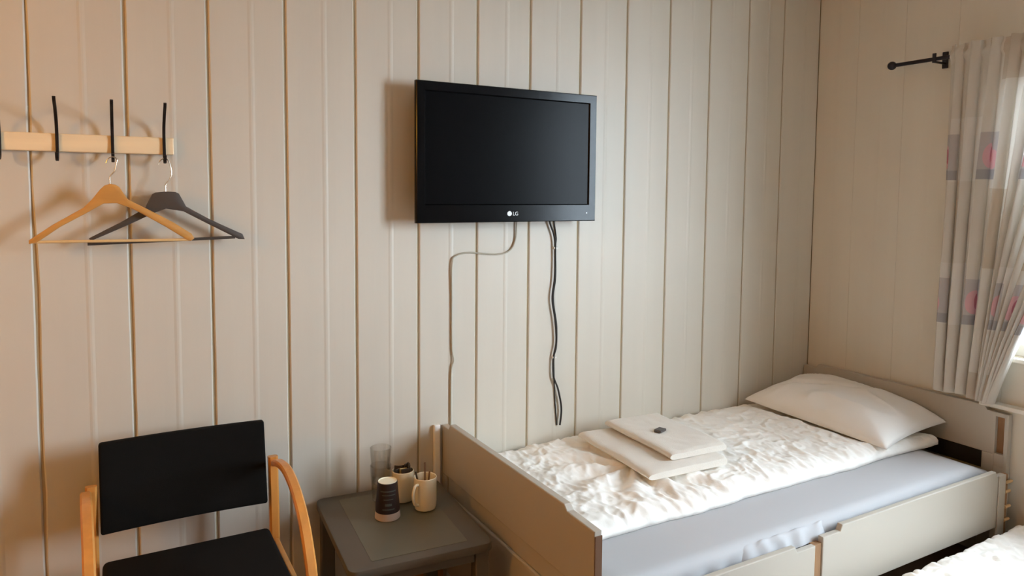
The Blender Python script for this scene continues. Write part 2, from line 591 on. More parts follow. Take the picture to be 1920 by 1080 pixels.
foot = obj('footboard', end_plank(-0.004, -0.985, 0.432, 0.636, 0.617, FX0, FX1), BED, bed)
obj('lower_plank', box(FX0 + 0.006, FX1, -0.05, -0.94, 0.368, 0.431, 0.002), BED, foot)
obj('lower_plank', box(FX0 - 0.001, FX1, -0.05, -0.94, 0.06, 0.366, 0.005), BED, foot)
obj('post', box(FX0, FX1, -0.004, -0.0495, 0.0, 0.431, 0.002), BED, foot)
obj('post', box(FX0, FX1, -0.9405, -0.985, 0.0, 0.431, 0.002), BED, foot)
obj('edge_strip', box(FX0 + 0.001, FX1 - 0.001, -0.9855, -0.989, 0.0, 0.605, 0.001), mat('dark_edge', rgb(104, 72, 48), 0.7), foot)['label'] = 'bare brown front edge of the footboard'
o = obj('screw_cap', lathe(bmesh.new(), [(0, 0), (0.013, 0), (0.012, 0.004), (0, 0.006)], (0, 0, 0), 16), DUCT, foot, True)
o.data.transform(Matrix.Translation(Vector((FX0 - 0.0002, -0.07, 0.462))) @ Matrix.Rotation(-PI / 2, 4, 'Y') @ Matrix.Scale(2.0, 4, (0, 1, 0)))

# headboard with a slot near its front end
ol = [(-0.004, 0.447), (-0.004, 0.618), (-0.075, 0.618), (-0.09, 0.637), (-0.885, 0.641), (-0.898, 0.624), (-0.932, 0.622),
      (-0.932, 0.447)]
head = obj('headboard', prism(bmesh.new(), ol, 'x', HX0, HX1, 0.002), BED, bed)
bm = bmesh.new()
bx(bm, HX0, HX1, -0.9322, -0.968, 0.606, 0.622)
bx(bm, HX0, HX1, -0.9322, -0.968, 0.40, 0.452)
bx(bm, HX0, HX1, -0.9662, -0.980, 0.0, 0.622)
bx(bm, HX0, HX1, -0.9325, -0.9662, 0.0, 0.3995)
obj('end_post', bm, BED, head)
obj('slot', box(HX0 + 0.018, HX0 + 0.024, -0.9325, -0.966, 0.4525, 0.6055), RAW, head)['label'] = 'brown slot in the headboard end'
obj('end_post', box(HX0, HX1, -0.885, -0.932, 0.0, 0.4465, 0.002), BED, head)
obj('end_post', box(HX0, HX1, -0.004, -0.05, 0.0, 0.4465, 0.002), BED, head)
obj('lower_plank', box(HX0, HX1, -0.0505, -0.8845, 0.05, 0.27, 0.003), BED, head)
o = obj('screw_cap', lathe(bmesh.new(), [(0, 0), (0.006, 0), (0.006, 0.002), (0, 0.003)], (0, 0, 0), 12), SOAP, head, True)
o.data.transform(Matrix.Translation(Vector((HX0 - 0.0002, -0.80, 0.462))) @ Matrix.Rotation(-PI / 2, 4, 'Y'))

obj('gap_shade_strip', box(HX0 + 0.004, HX0 + 0.016, -0.56, -0.8845, 0.375, 0.4462, 0.002), BLACKM, head)['label'] = 'dark strip added as shade in the gap under the headboard plank'  # black strip added to darken the open gap below the plank
# slat base and inner rails
obj('inner_rail', box(FX1 + 0.001, HX0 - 0.001, -0.02, -0.045, 0.20, 0.30, 0.002), BED, bed)
obj('inner_rail', box(FX1 + 0.001, HX0 - 0.001, -0.90, -0.925, 0.20, 0.30, 0.002), BED, bed)
for k in range(12):
    x = FX1 + 0.06 + k * 0.168
    obj('slat', box(x, x + 0.08, -0.025, -0.935, 0.301, 0.318, 0.002), RAW, bed)

# front panels
PY0, PY1 = -0.990, -1.010
def front_panel(x0, x1, z0, zt, zl, nl, nr, extra_right=0.0):
    ol = [(x0, z0), (x0, zl), (x0 + nl, zl), (x0 + nl + 0.010, zt), (x1 - nr - 0.010, zt), (x1 - nr, zl), (x1, zl), (x1, z0)]
    bmp = prism(bmesh.new(), ol, 'y', PY0, PY1, 0.003)
    return bmp
p1 = obj('front_panel', front_panel(FX1 + 0.004, 1.932, 0.19, 0.402, 0.384, 0.10, 0.085), BED, bed)
p2 = obj('front_panel', front_panel(1.968, 3.060, 0.196, 0.424, 0.404, 0.085, 0.055), BED, bed)
obj('panel_post', box(3.012, 3.060, PY1 - 0.001, PY1 - 0.006, 0.10, 0.405, 0.002), BED, p2)
obj('panel_foot', box(3.012, 3.060, PY0, PY1, 0.0, 0.195, 0.002), BED, p2)
obj('joint_strip', box(1.9325, 1.9675, PY0 + 0.006, PY1 + 0.005, 0.19, 0.384, 0.001), RAW, p1)['label'] = 'bare brown strip between the two front panels'
eb = obj('end_block', box(3.0605, 3.092, PY0 + 0.002, PY1 + 0.002, 0.12, 0.398, 0.002), RAW, p2)
eb['label'] = 'bare brown wooden end with pale dowels'
for z, dx in ((0.368, 0.010), (0.330, 0.0), (0.268, 0.004), (0.215, 0.0)):
    obj('dowel', tube(bmesh.new(), [(3.066 + dx, PY1 - 0.001, z), (3.100 + dx, PY1 - 0.001, z), (3.105 + dx, PY1 - 0.001, z)], [0.006, 0.006, 0.004], 12), DOWEL, eb, True)

# ------------------------------------------------------------------ mattress
MX0, MX1, MY0, MY1, MZ0, MZ1 = FX1 + 0.006, 3.065, -0.018, -0.968, 0.320, 0.438

def mattress_fn(u, v):
    x = MX0 + (MX1 - MX0) * u
    # v goes: bottom front -> top front -> top back -> bottom back
    L1, L2, L3 = 0.118, 0.95, 0.118
    s = v * (L1 + L2 + L3)
    R = 0.035
    if s < L1:
        y, z = MY1, MZ0 + s
    elif s < L1 + L2:
        y, z = MY1 + (s - L1), MZ1
    else:
        y, z = MY0, MZ1 - (s - L1 - L2)
    # round the long edges
    dyf, dz = (y - MY1), (MZ1 - z)
    if dyf < R and dz < R:
        a = Vector((R - dyf, R - dz))
        m = max(abs(a.x), abs(a.y))
        if a.length > 0:
            a = a * (m / a.length)
        y, z = MY1 + R - a.x, MZ1 - R + a.y
    # sagging ends
    de = min(u, 1 - u) * (MX1 - MX0)
    if z > MZ0 + 0.05:
        z -= 0.034 * sstep(0.16, 0.0, MX1 - x)
        z -= 0.012 * (1 - sstep(0, 0.10, de)) + 0.003 * nz(x * 2, y * 2)
    f = sstep(MZ0 + 0.10, MZ0 + 0.02, z) * (1 if y < MY1 + 0.05 else 0)
    y += 0.008 * f * math.sin(x * 60 + 3 * nz(x * 3, 0.3))
    return (x, y, z)
me = grid_mesh('mattress', 160, 90, mattress_fn)
bm = bmesh.new()
bm.from_mesh(me)
bmesh.ops.holes_fill(bm, edges=[e for e in bm.edges if len(e.link_faces) == 1])
bpy.data.meshes.remove(me)
mt = obj('mattress', bm, SHEET, None, True)
tag(mt, 'mattress in a smooth white sheet on the pale bed', 'mattress')

# crumpled sheet edge showing between mattress and front panels
def skirt_fn(u, v):
    x = 1.60 + 0.48 * u
    fade = sstep(0, 0.2, min(u, 1 - u))
    y = -0.958 - 0.024 * v + 0.003 * math.sin(x * 75 + 4 * nz(x * 4, 1.7)) * v
    z = 0.428 - 0.048 * v * v + (0.006 * math.sin(x * 62 + 6 * nz(x * 3, 4.4)) + 0.005 * nz(x * 30, v * 2)) * math.sin(PI * min(1, v * 0.8 + 0.1))
    return (x, y - 0.002 + 0.02 * (1 - fade), z - 0.012 * (1 - fade))
sk = obj('sheet_tuck', bmesh.new(), SHEET, mt)
bm = bmesh.new(); _m = grid_mesh('sheet_tuck', 90, 8, skirt_fn); bm.from_mesh(_m); bm.to_mesh(sk.data); bm.free(); bpy.data.meshes.remove(_m)
sk.data.polygons.foreach_set('use_smooth', [True] * len(sk.data.polygons))

# ------------------------------------------------------------------ duvets
def make_duvet(name, x0, x1, y0, y1, zb, th, seed, nu, nv, amp, dirfn=None, edge=0.05, pressed=False):
    """Crinkled cotton duvet: closed shell, top wrinkled, rounded puffy edges. y0 > y1."""
    top, bot = [], []
    for j in range(nv + 1):
        for i in range(nu + 1):
            u, v = i / nu, j / nv
            x = x0 + (x1 - x0) * u
            y = y0 + (y1 - y0) * v
            dx = min(u, 1 - u) * (x1 - x0)
            dy = min(v, 1 - v) * abs(y1 - y0)
            d = min(dx, dy)
            e = math.sqrt(max(0.0, 1 - (1 - min(1, d / edge)) ** 2))
            wx = x + 0.06 * nz(x * 3, y * 3, seed) + 0.02 * nz(x * 9, y * 9, seed + 2)
            wy = y + 0.06 * nz(x * 3 + 7, y * 3, seed + 4) + 0.02 * nz(x * 9, y * 9 + 5, seed)
            h = 0.55 * nz(wx * 4.0, wy * 4.0, seed)
            h += 0.60 * (ridge(wx * 8, wy * 5, seed + 1) ** 3 - 0.3)
            h += 0.55 * (ridge(wx * 21, wy * 12, seed + 6) ** 2 - 0.35)
            h += 0.35 * (ridge(wx * 40, wy * 26, seed + 8) - 0.5) + 0.15 * nz(wx * 60, wy * 60, seed)
            if dirfn:
                h += dirfn(x, y)
            # puckered hem: short folds running off the long front edge
            pk = math.exp(-(dy / 0.07) ** 2) * 0.35 * math.sin(wx * 95 + 5 * nz(wx * 6, seed))
            z = zb + th * (0.30 + 0.70 * e) + amp * (h + pk) * (0.35 + 0.65 * e)
            if pressed:
                pf = sstep(2.62, 2.74, x) * sstep(-0.73, -0.64, y)
                z = z * (1 - pf) + min(z, zb + 0.030) * pf
            wob = 0.010 * nz(x * 5, seed + 20) + 0.004 * nz(x * 17, seed + 22)
            yy = y + (wob if v > 0.5 else 0) * sstep(0.25, 0.0, dy)
            top.append((x, yy, max(z, zb + 0.004)))
            bot.append((x, yy, zb))
    n = (nu + 1) * (nv + 1)
    fs = []
    for j in range(nv):
        for i in range(nu):
            a = j * (nu + 1) + i
            fs.append((a, a + 1, a + nu + 2, a + nu + 1))
            fs.append((n + a, n + a + nu + 1, n + a + nu + 2, n + a + 1))
    ring = [i for i in range(nu + 1)] + [j * (nu + 1) + nu for j in range(1, nv + 1)] \
        + [nv * (nu + 1) + i for i in range(nu - 1, -1, -1)] + [j * (nu + 1) for j in range(nv - 1, 0, -1)]
    for a, b in zip(ring, ring[1:] + ring[:1]):
        fs.append((a, n + a, n + b, b))
    me = bpy.data.meshes.new(name)
    me.from_pydata(top + bot, [], fs)
    return link_mesh(name, me, LINEN, None, 'all')

def folds(x, y):
    # folds fanning from the towel corner towards the front-left corner
    cx, cy = 1.66, -0.42
    dx, dy = x - cx, y - cy
    r = math.hypot(dx, dy)
    a = math.atan2(dy, dx)
    w = math.exp(-((r - 0.16) / 0.15) ** 2) * (1 if dx < 0.12 else math.exp(-((dx - 0.12) / 0.08) ** 2))
    return 1.2 * w * math.cos(a * 9 + 1.5 * nz(r * 8, 2.2))

dv = make_duvet('duvet', FX1 + 0.012, 3.06, -0.016, -0.745, MZ1 + 0.003, 0.052, 3.7, 340, 150, 0.0105, folds, 0.085, True)
tag(dv, 'crinkled white duvet spread over the bed by the wall', 'duvet')

# ------------------------------------------------------------------ pillow
def make_pillow(name, lx, ly, th, nu=56, nv=72):
    vs, fs = [], []
    for side in (1, -1):
        for j in range(nv + 1):
            for i in range(nu + 1):
                a, b = 2 * i / nu - 1, 2 * j / nv - 1
                px = lx / 2 * a * (1 - 0.07 * (1 - a * a) * 0 - 0.05 * (1 - b * b) * 0) * (1 - 0.045 * (1 - b * b))
                py = ly / 2 * b * (1 - 0.06 * (1 - a * a))
                t = ((1 - a ** 4) * (1 - b ** 4)) ** 0.5
                t *= (1 - 0.25 * a * a) * (1 - 0.2 * b * b)
                h = th / 2 * t
                wr_ = 0.010 * ridge(px * 7 + 2, py * 5, 1.1 * side) ** 3 + 0.005 * nz(px * 12, py * 12, side)
                if side > 0:
                    h += wr_ * t - 0.022 * math.exp(-((px + 0.03 + 0.55 * (py - 0.12)) / 0.022) ** 2) * math.exp(-((py - 0.10) / 0.12) ** 2)
                droop = 0.016 * max(abs(a), abs(b)) ** 3
                vs.append((px, py, side * h * (1.25 if side > 0 else 0.45) - droop))
    n = (nu + 1) * (nv + 1)
    for j in range(nv):
        for i in range(nu):
            a = j * (nu + 1) + i
            fs.append((a, a + 1, a + nu + 2, a + nu + 1))
            fs.append((n + a, n + a + nu + 1, n + a + nu + 2, n + a + 1))
    me = bpy.data.meshes.new(name)
    me.from_pydata(vs, [], fs)
    bm = bmesh.new()
    bm.from_mesh(me)
    bmesh.ops.remove_doubles(bm, verts=bm.verts, dist=0.0004)
    bpy.data.meshes.remove(me)
    return bm
bm = make_pillow('pillow', 0.45, 0.71, 0.155)
pil = obj('pillow', bm, PILLOWC, None, 'all')
pil.location = (2.875, -0.405, 0.540)
pil.rotation_euler = (math.radians(2), math.radians(-5), math.radians(2))
tag(pil, 'plump white pillow lying against the headboard', 'pillow')

# ------------------------------------------------------------------ towels
def towel_bm(lx, ly, h, layers, seed):
    """Folded towel: profile in x-z with rounded folds on the left side, extruded along y with softness."""
    prof = []
    lh = h / layers
    # left side bulges, bottom to top
    for k in range(layers):
        for a in range(0, 7):
            t = -PI / 2 + PI * a / 6
            prof.append((-lx / 2 - 0.9 * lh * math.cos(t), k * lh + lh / 2 + lh / 2 * math.sin(t) * 0.97))
    nx = 26
    for i in range(1, nx):
        prof.append((-lx / 2 + lx * i / nx, h))
    for a in range(0, 7):
        t = PI / 2 - PI * a / 6
        prof.append((lx / 2 + 0.3 * h * math.cos(t), h / 2 + h / 2 * math.sin(t)))
    for i in range(1, nx):
        prof.append((lx / 2 - lx * i / nx, 0))
    ny = 34
    bm = bmesh.new()
    rows = []
    for j in range(ny + 1):
        y = ly / 2 - ly * j / ny
        ed = min(j, ny - j) / ny * ly
        k = 0.80 + 0.20 * math.sqrt(max(0.0, 1 - (1 - min(1, ed / 0.02)) ** 2))
        row = []
        for x, z in prof:
            dz = 0.006 * nz(x * 6, y * 6, seed) * (z / h) + 0.002 * nz(x * 30, y * 30, seed) * (z / h)
            dx = 0.005 * nz(y * 5, z * 6, seed + 3)
            row.append(bm.verts.new((x + dx, y, z * k + dz + 0.0005)))
        rows.append(row)
    n = len(prof)
    for a, b in zip(rows[:-1], rows[1:]):
        for i in range(n):
            bm.faces.new((a[i], a[(i + 1) % n], b[(i + 1) % n], b[i]))
    bm.faces.new(rows[0][::-1])
    bm.faces.new(rows[-1])
    return bm
TZ = 0.507
t1 = obj('bath_towel', towel_bm(0.32, 0.47, 0.030, 1, 1.3), TOWEL, None, True)
t1.location = (1.80, -0.365, TZ)
t1.rotation_euler = (0, 0, math.radians(-3))
tag(t1, 'larger folded white towel lying directly on the duvet', 'towel')
t2 = obj('hand_towel', towel_bm(0.235, 0.42, 0.026, 1, 5.1), TOWEL, None, True)
t2.location = (1.885, -0.345, TZ + 0.034)
t2.rotation_euler = (0, 0, math.radians(-3))
tag(t2, 'smaller folded white towel on top of the larger towel', 'towel')
sp_ = obj('soap_packet', box(-0.022, 0.022, -0.016, 0.016, 0, 0.010, 0.003), SOAP)
sp_.location = (1.862, -0.345, TZ + 0.034 + 0.0275)
sp_.rotation_euler = (0, 0, math.radians(20))
tag(sp_, 'tiny dark wrapped soap packet on the top towel', 'soap')

# ------------------------------------------------------------------ second bed in the lower right corner
b2 = thing('trundle_bed', 'low pulled-out bed under white bedding in front of the bed panels', 'bed', (2.45, -1.6, 0))
obj('base', box(1.60, 3.10, -1.075, -1.95, 0.0, 0.06, 0.004), BED, b2)
m2 = obj('trundle_mattress', box(1.60, 3.10, -1.06, -1.96, 0.0615, 0.17, 0.03, 4), SHEET, None, True)
tag(m2, 'lower mattress under the duvet in the bottom right corner', 'mattress')
d2 = make_duvet('duvet', 1.65, 3.12, -1.050, -1.90, 0.1725, 0.040, 9.2, 220, 130, 0.016, None, 0.045)
tag(d2, 'rumpled white duvet on the low bed in the bottom right corner', 'duvet')

# ------------------------------------------------------------------ television
TY0, TY1 = -0.090, -0.046        # front and back of the set
tv = thing('television', 'black flat television mounted on the pale plank wall', 'television', (1.33, -0.03, 1.64))
tx0, tx1, tz0, tz1 = 0.943, 1.718, 1.388, 1.890
obj('tv_body', box(tx0 + 0.01, tx1 - 0.01, TY0 + 0.014, TY1, tz0 + 0.01, tz1 - 0.01, 0.012, 3), TVBACK, tv, True)
bm = bmesh.new()
sx0, sx1, sz0, sz1 = tx0 + 0.036, tx1 - 0.036, tz0 + 0.068, tz1 - 0.036
def quad_frame(bm, o_, i_, y_o, y_i, depth):
    (ox0, ox1, oz0, oz1), (ix0, ix1, iz0, iz1) = o_, i_
    def ring(x0, x1, z0, z1, y):
        return [bm.verts.new((x0, y, z0)), bm.verts.new((x1, y, z0)), bm.verts.new((x1, y, z1)), bm.verts.new((x0, y, z1))]
    R0 = ring(ox0, ox1, oz0, oz1, y_o + depth)
    R1 = ring(ox0, ox1, oz0, oz1, y_o + 0.003)
    R2 = ring(ox0 + 0.003, ox1 - 0.003, oz0 + 0.003, oz1 - 0.003, y_o)
    R3 = ring(ix0 - 0.004, ix1 + 0.004, iz0 - 0.004, iz1 + 0.004, y_o)
    R4 = ring(ix0, ix1, iz0, iz1, y_i)
    for a, b in ((R0, R1), (R1, R2), (R2, R3), (R3, R4)):
        for k in range(4):
            bm.faces.new((a[k], a[(k + 1) % 4], b[(k + 1) % 4], b[k]))
quad_frame(bm, (tx0, tx1, tz0, tz1), (sx0, sx1, sz0, sz1), TY0, TY0 + 0.007, 0.018)
obj('bezel', bm, TVB, tv)
obj('screen', box(sx0 - 0.002, sx1 + 0.002, TY0 + 0.007, TY0 + 0.012, sz0 - 0.002, sz1 + 0.002), TVS, tv)
# maker's mark on the lower bezel
bm = lathe(bmesh.new(), [(0, 0), (0.0095, 0), (0.0095, 0.001), (0, 0.001)], (0, 0, 0), 24)
bmesh.ops.transform(bm, verts=bm.verts, matrix=Matrix.Translation(Vector((1.3185, TY0 - 0.0002, tz0 + 0.032))) @ Matrix.Rotation(PI / 2, 4, 'X'))
obj('logo', bm, LOGO, tv)
fc = bpy.data.curves.new('lettering', 'FONT')
fc.body = 'LG'
fc.size = 0.020
fc.extrude = 0.0004
fo = bpy.data.objects.new('lettering', fc)
COL.objects.link(fo)
bpy.context.view_layer.update()
lm = bpy.data.meshes.new_from_object(fo.evaluated_get(bpy.context.evaluated_depsgraph_get()))
bpy.data.objects.remove(fo)
bpy.data.curves.remove(fc)
lm.materials.clear()
lm.transform(Matrix.Translation(Vector((1.3325, TY0 - 0.0006, tz0 + 0.025))) @ Matrix.Rotation(PI / 2, 4, 'X'))
link_mesh('logo_lettering', lm, LOGO, tv)
obj('power_light', box(1.672, 1.676, TY0 - 0.0012, TY0 - 0.0002, tz0 + 0.03, tz0 + 0.034), LOGO, tv)
obj('mount_plate', box(1.23, 1.43, -0.0025, -0.012, 1.56, 1.76, 0.002), BLACKM, tv)
bm = bmesh.new()
bx(bm, 1.25, 1.28, -0.0125, -0.0455, 1.54, 1.78, 0.002)
bx(bm, 1.38, 1.41, -0.0125, -0.0455, 1.54, 1.78, 0.002)
obj('mount_arm', bm, BLACKM, tv)

# cords below the television
W1 = [(1.400, 1.44), (1.397, 1.376), (1.393, 1.313), (1.367, 1.271), (1.308, 1.259), (1.192, 1.269), (1.136, 1.259), (1.119, 1.229),
      (1.119, 1.097), (1.12, 0.913), (1.126, 0.861), (1.117, 0.811), (1.116, 0.604), (1.116, 0.475)]
cable = obj('aerial_cable', tube(bmesh.new(), catmull([(x, -0.0052 - 0.002 * (i % 3 == 1), z) for i, (x, z) in enumerate(W1)], 8), 0.0030, 8), CORDW, None, True)
tag(cable, 'thin pale cable bending left below the television down to the footboard', 'cable')
B1 = [(1.545, 1.44), (1.548, 1.385), (1.57, 1.33), (1.577, 1.276), (1.576, 1.155), (1.566, 1.068), (1.581, 0.979), (1.588, 0.889), (1.576, 0.824),
      (1.577, 0.746), (1.600, 0.687), (1.617, 0.606), (1.611, 0.535)]
B2 = [(1.572, 1.44), (1.575, 1.384), (1.586, 1.319), (1.584, 1.275), (1.586, 1.155), (1.576, 1.067), (1.594, 0.955), (1.594, 0.867), (1.583, 0.824),
      (1.584, 0.756), (1.588, 0.665), (1.596, 0.575), (1.601, 0.535)]
c1 = obj('power_cord', tube(bmesh.new(), catmull([(x, -0.0120, z) for x, z in B1], 8), 0.0040, 8), CORD, None, True)
tag(c1, 'thicker black cord hanging from the television to the bed', 'cord')
for z in (1.276, 0.824):
    obj('cable_tie', box(1.5705, 1.5905, -0.0025, -0.0145, z - 0.004, z + 0.004, 0.001), TIE, c1)
c2 = obj('signal_cord', tube(bmesh.new(), catmull([(x, -0.0040, z) for x, z in B2], 8), 0.0025, 8), CORD, None, True)
tag(c2, 'thinner dark cord twisted beside the black cord below the television', 'cord')

# ------------------------------------------------------------------ coat rack
rack = thing('coat_rack', 'pale pine coat rail with black metal hooks on the left wall', 'coat rack', (-0.1, -0.012, 1.63))
obj('rail', box(-0.62, 0.177, -0.0015, -0.022, 1.606, 1.657, 0.003), PINE, rack)
for x in (-0.532, -0.396, -0.260, -0.125, 0.013, 0.150):
    path = catmull([(x, -0.062, 1.602), (x, -0.058, 1.588), (x, -0.044, 1.581), (x, -0.031, 1.590), (x, -0.0265, 1.615), (x, -0.0265, 1.655),
                    (x, -0.036, 1.69), (x, -0.070, 1.722), (x, -0.102, 1.742), (x, -0.110, 1.752)], 5)
    obj('hook', strip(bmesh.new(), path, 0.0085, 0.006), BLACKM, rack)

# ------------------------------------------------------------------ hangers
wood = [(-0.197, 1.356), (-0.141, 1.398), (-0.065, 1.446), (-0.043, 1.47), (-0.021, 1.5), (-0.010, 1.511), (0.004, 1.515), (0.017, 1.513), (0.027, 1.506), (0.048, 1.47),
        (0.096, 1.443), (0.165, 1.403), (0.217, 1.366), (0.224, 1.352), (0.214, 1.344), (0.206, 1.346), (0.146, 1.388), (0.096, 1.42), (0.055, 1.445),
        (0.02, 1.459), (-0.014, 1.458), (-0.057, 1.431), (-0.121, 1.393), (-0.179, 1.349), (-0.197, 1.346)]
dark = [(-0.054, 1.357), (0.029, 1.403), (0.093, 1.444), (0.103, 1.466), (0.113, 1.486), (0.122, 1.491), (0.15, 1.494), (0.176, 1.493), (0.186, 1.488), (0.205, 1.449), (0.266, 1.412),
        (0.326, 1.381), (0.367, 1.361), (0.374, 1.344), (0.355, 1.345), (0.33, 1.359), (0.265, 1.395), (0.197, 1.434),
        (0.149, 1.442), (0.116, 1.429), (0.055, 1.398), (-0.017, 1.364), (-0.05, 1.349)]

def hanger(name, label, outline, y, th, m, apex, hookx, barpts, barm, barr):
    root = thing(name, label, 'hanger', (apex[0], y, apex[1]), group='hangers on the coat rack')
    obj('shoulders', prism(bmesh.new(), outline, 'y', y - th / 2, y + th / 2, 0.003), m, root, True)
    hx, hz = hookx
    pts = [(apex[0], y, apex[1] - 0.004), (apex[0], y, apex[1] + 0.022), (apex[0] + 0.012, y + 0.001, apex[1] + 0.040),
           (apex[0] + 0.017, y + 0.001, apex[1] + 0.062), (hx + 0.010, y + 0.002, hz - 0.004), (hx, y + 0.002, hz + 0.003), (hx - 0.012, y + 0.002, hz - 0.002),
           (hx - 0.018, y + 0.002, hz - 0.016)]
    obj('hook_wire', tube(bmesh.new(), catmull(pts, 6), 0.0017, 8), CHROME, root, True)
    obj('trouser_bar', tube(bmesh.new(), barpts, barr, 10), barm, root, True)
    return root
hanger('wooden_hanger', 'light wooden clothes hanger with thin pale bar on the rack', wood, -0.074, 0.012, HWOOD, (0.004, 1.513), (0.013, 1.590),
       [(-0.186, -0.074, 1.351), (0.214, -0.074, 1.348)], HBAR, 0.0042)
hanger('plastic_hanger', 'dark grey plastic clothes hanger behind the wooden one', dark, -0.048, 0.012, HDARK, (0.150, 1.492), (0.150, 1.590),
       [(-0.050, -0.048, 1.351), (-0.058, -0.048, 1.340), (0.345, -0.048, 1.351)], HDARK, 0.0046)

# ------------------------------------------------------------------ chair
ch = thing('armchair', 'bentwood armchair with black upholstered back and seat', 'chair', (0.19, -0.4, 0))

def cushion(bm, x0, x1, y0, y1, z0, z1, bev):
    return bx(bm, x0, x1, y0, y1, z0, z1, bev, 4)
# backrest: slightly leaning, slightly curved
bmb = bmesh.new()
nx_, nz_ = 14, 8
def back_pt(u, v, side):
    x = -0.046 + 0.456 * u
    z = 0.519 + 0.251 * v
    y = -0.168 + 0.045 * v + 0.012 * (1 - (2 * u - 1) ** 2)
    return Vector((x, y + (0.016 if side else -0.010), z))
gr = {}
for s in (0, 1):
    for j in range(nz_ + 1):
        for i in range(nx_ + 1):
            p = back_pt(i / nx_, j / nz_, s)
            gr[s, i, j] = bmb.verts.new(p)
for j in range(nz_):
    for i in range(nx_):
        for s in (0, 1):
            bmb.faces.new((gr[s, i, j], gr[s, i + 1, j], gr[s, i + 1, j + 1], gr[s, i, j + 1]))
for i in range(nx_):
    for j in (0, nz_):
        bmb.faces.new((gr[0, i, j], gr[0, i + 1, j], gr[1, i + 1, j], gr[1, i, j]))
for j in range(nz_):
    for i in (0, nx_):
        bmb.faces.new((gr[0, i, j], gr[0, i, j + 1], gr[1, i, j + 1], gr[1, i, j]))
bmesh.ops.recalc_face_normals(bmb, faces=bmb.faces)
sharp = [e for e in bmb.edges if len(e.link_faces) == 2 and e.calc_face_angle() > 1.0]
bmesh.ops.bevel(bmb, geom=sharp, offset=0.007, segments=3, profile=0.5, affect='EDGES')
obj('backrest', bmb, CHAIRF, ch, True)
obj('seat', cushion(bmesh.new(), -0.044, 0.410, -0.190, -0.640, 0.402, 0.452, 0.016), CHAIRF, ch, True)
for sx, xc in ((-1, -0.0665), (1, 0.4325)):
    # rear post, leaning with the backrest
    obj('leg', strip(bmesh.new(), catmull([(xc, -0.185, 0.0), (xc, -0.160, 0.30), (xc, -0.150, 0.50), (xc, -0.140, 0.655)], 5), 0.030, 0.026), BEECH, ch)
    # bent arm that runs down as the front leg
    arm = catmull([(0, -0.162, 0.640), (0, -0.23, 0.661), (0, -0.33, 0.675), (0, -0.43, 0.661), (0, -0.525, 0.617), (0, -0.588, 0.553),
                   (0, -0.63, 0.478), (0, -0.655, 0.37), (0, -0.668, 0.2), (0, -0.672, 0.0)], 6)
    if sx > 0:
        arm = [Vector((0.4365, p.y, p.z)) for p in arm]
    else:
        arm = [Vector((-0.080 + 0.019 * min(1.0, (-0.162 - p.y) / 0.47), p.y, p.z)) for p in arm]
    obj('arm', strip(bmesh.new(), arm, 0.028, 0.020), BEECH, ch)
    obj('side_rail', box(xc - 0.009, xc + 0.009, -0.176, -0.640, 0.36, 0.401, 0.004), BEECH, ch)
obj('cross_rail', box(-0.055, 0.421, -0.60, -0.622, 0.36, 0.4, 0.004), BEECH, ch)
obj('cross_rail', box(-0.055, 0.421, -0.20, -0.222, 0.36, 0.4, 0.004), BEECH, ch)

# ------------------------------------------------------------------ side table
TH = 0.430
tab = thing('side_table', 'small dark grey square side table between chair and bed', 'table', (0.800, -0.295, 0), math.radians(-4.0), local=True)
def round_rect(hx, hy, r, n=6):
    out = []
    for cx, cy, a0 in ((hx - r, hy - r, 0), (-hx + r, hy - r, 90), (-hx + r, -hy + r, 180), (hx - r, -hy + r, 270)):
        for k in range(n + 1):
            a = math.radians(a0 + 90 * k / n)
            out.append((cx + r * math.cos(a), cy + r * math.sin(a)))
    return out
TWX, TWY = 0.222, 0.268
obj('tabletop', prism(bmesh.new(), round_rect(TWX, TWY, 0.028), 'z', TH - 0.028, TH - 0.001, 0.004), TABLE, tab, True)
obj('inset_panel', prism(bmesh.new(), round_rect(0.150, 0.228, 0.006, 2), 'z', TH - 0.0012, TH, 0.0005), TABLEIN, tab)
for sx in (-1, 1):
    for sy in (-1, 1):
        x, y = sx * (TWX - 0.034), sy * (TWY - 0.034)
        obj('leg', box(x - 0.022, x + 0.022, y - 0.022, y + 0.022, 0.0, TH - 0.0285, 0.004), TABLE, tab)
for sy in (-1, 1):
    y = sy * (TWY - 0.03)
    obj('apron', box(-TWX + 0.057, TWX - 0.057, y - 0.01, y + 0.01, TH - 0.062, TH - 0.0285, 0.002), TABLE, tab)
for sx in (-1, 1):
    x = sx * (TWX - 0.03)
    obj('apron', box(x - 0.01, x + 0.01, -TWY + 0.057, TWY - 0.057, TH - 0.062, TH - 0.0285, 0.002), TABLE, tab)

# ------------------------------------------------------------------ things on the table
TT = TH + 0.0006
def tumbler(name, label, x, y, z, r0, r1, h):
    """Straight-sided tumbler standing on its base; thin glass wall."""
    w = 0.0022
    prof = [(0, 0), (r0 - 0.003, 0), (r0, 0.003), (r1, h - 0.001), (r1 - w / 2, h), (r1 - w, h - 0.001), (r0 - w, 0.010), (0, 0.010)]
    o = obj(name, lathe(bmesh.new(), prof, (0, 0, 0), 40), GLASS, None, True)
    o.location = (x, y, z)
    tag(o, label, 'glass', 'stacked drinking glasses')
    return o
tumbler('drinking_glass', 'clear drinking glass standing on the table, lower of the stacked pair', 0.795, -0.128, TT, 0.029, 0.037, 0.125)
tumbler('drinking_glass', 'clear drinking glass stacked inside the lower glass', 0.795, -0.128, TT + 0.0605, 0.0285, 0.037, 0.127)

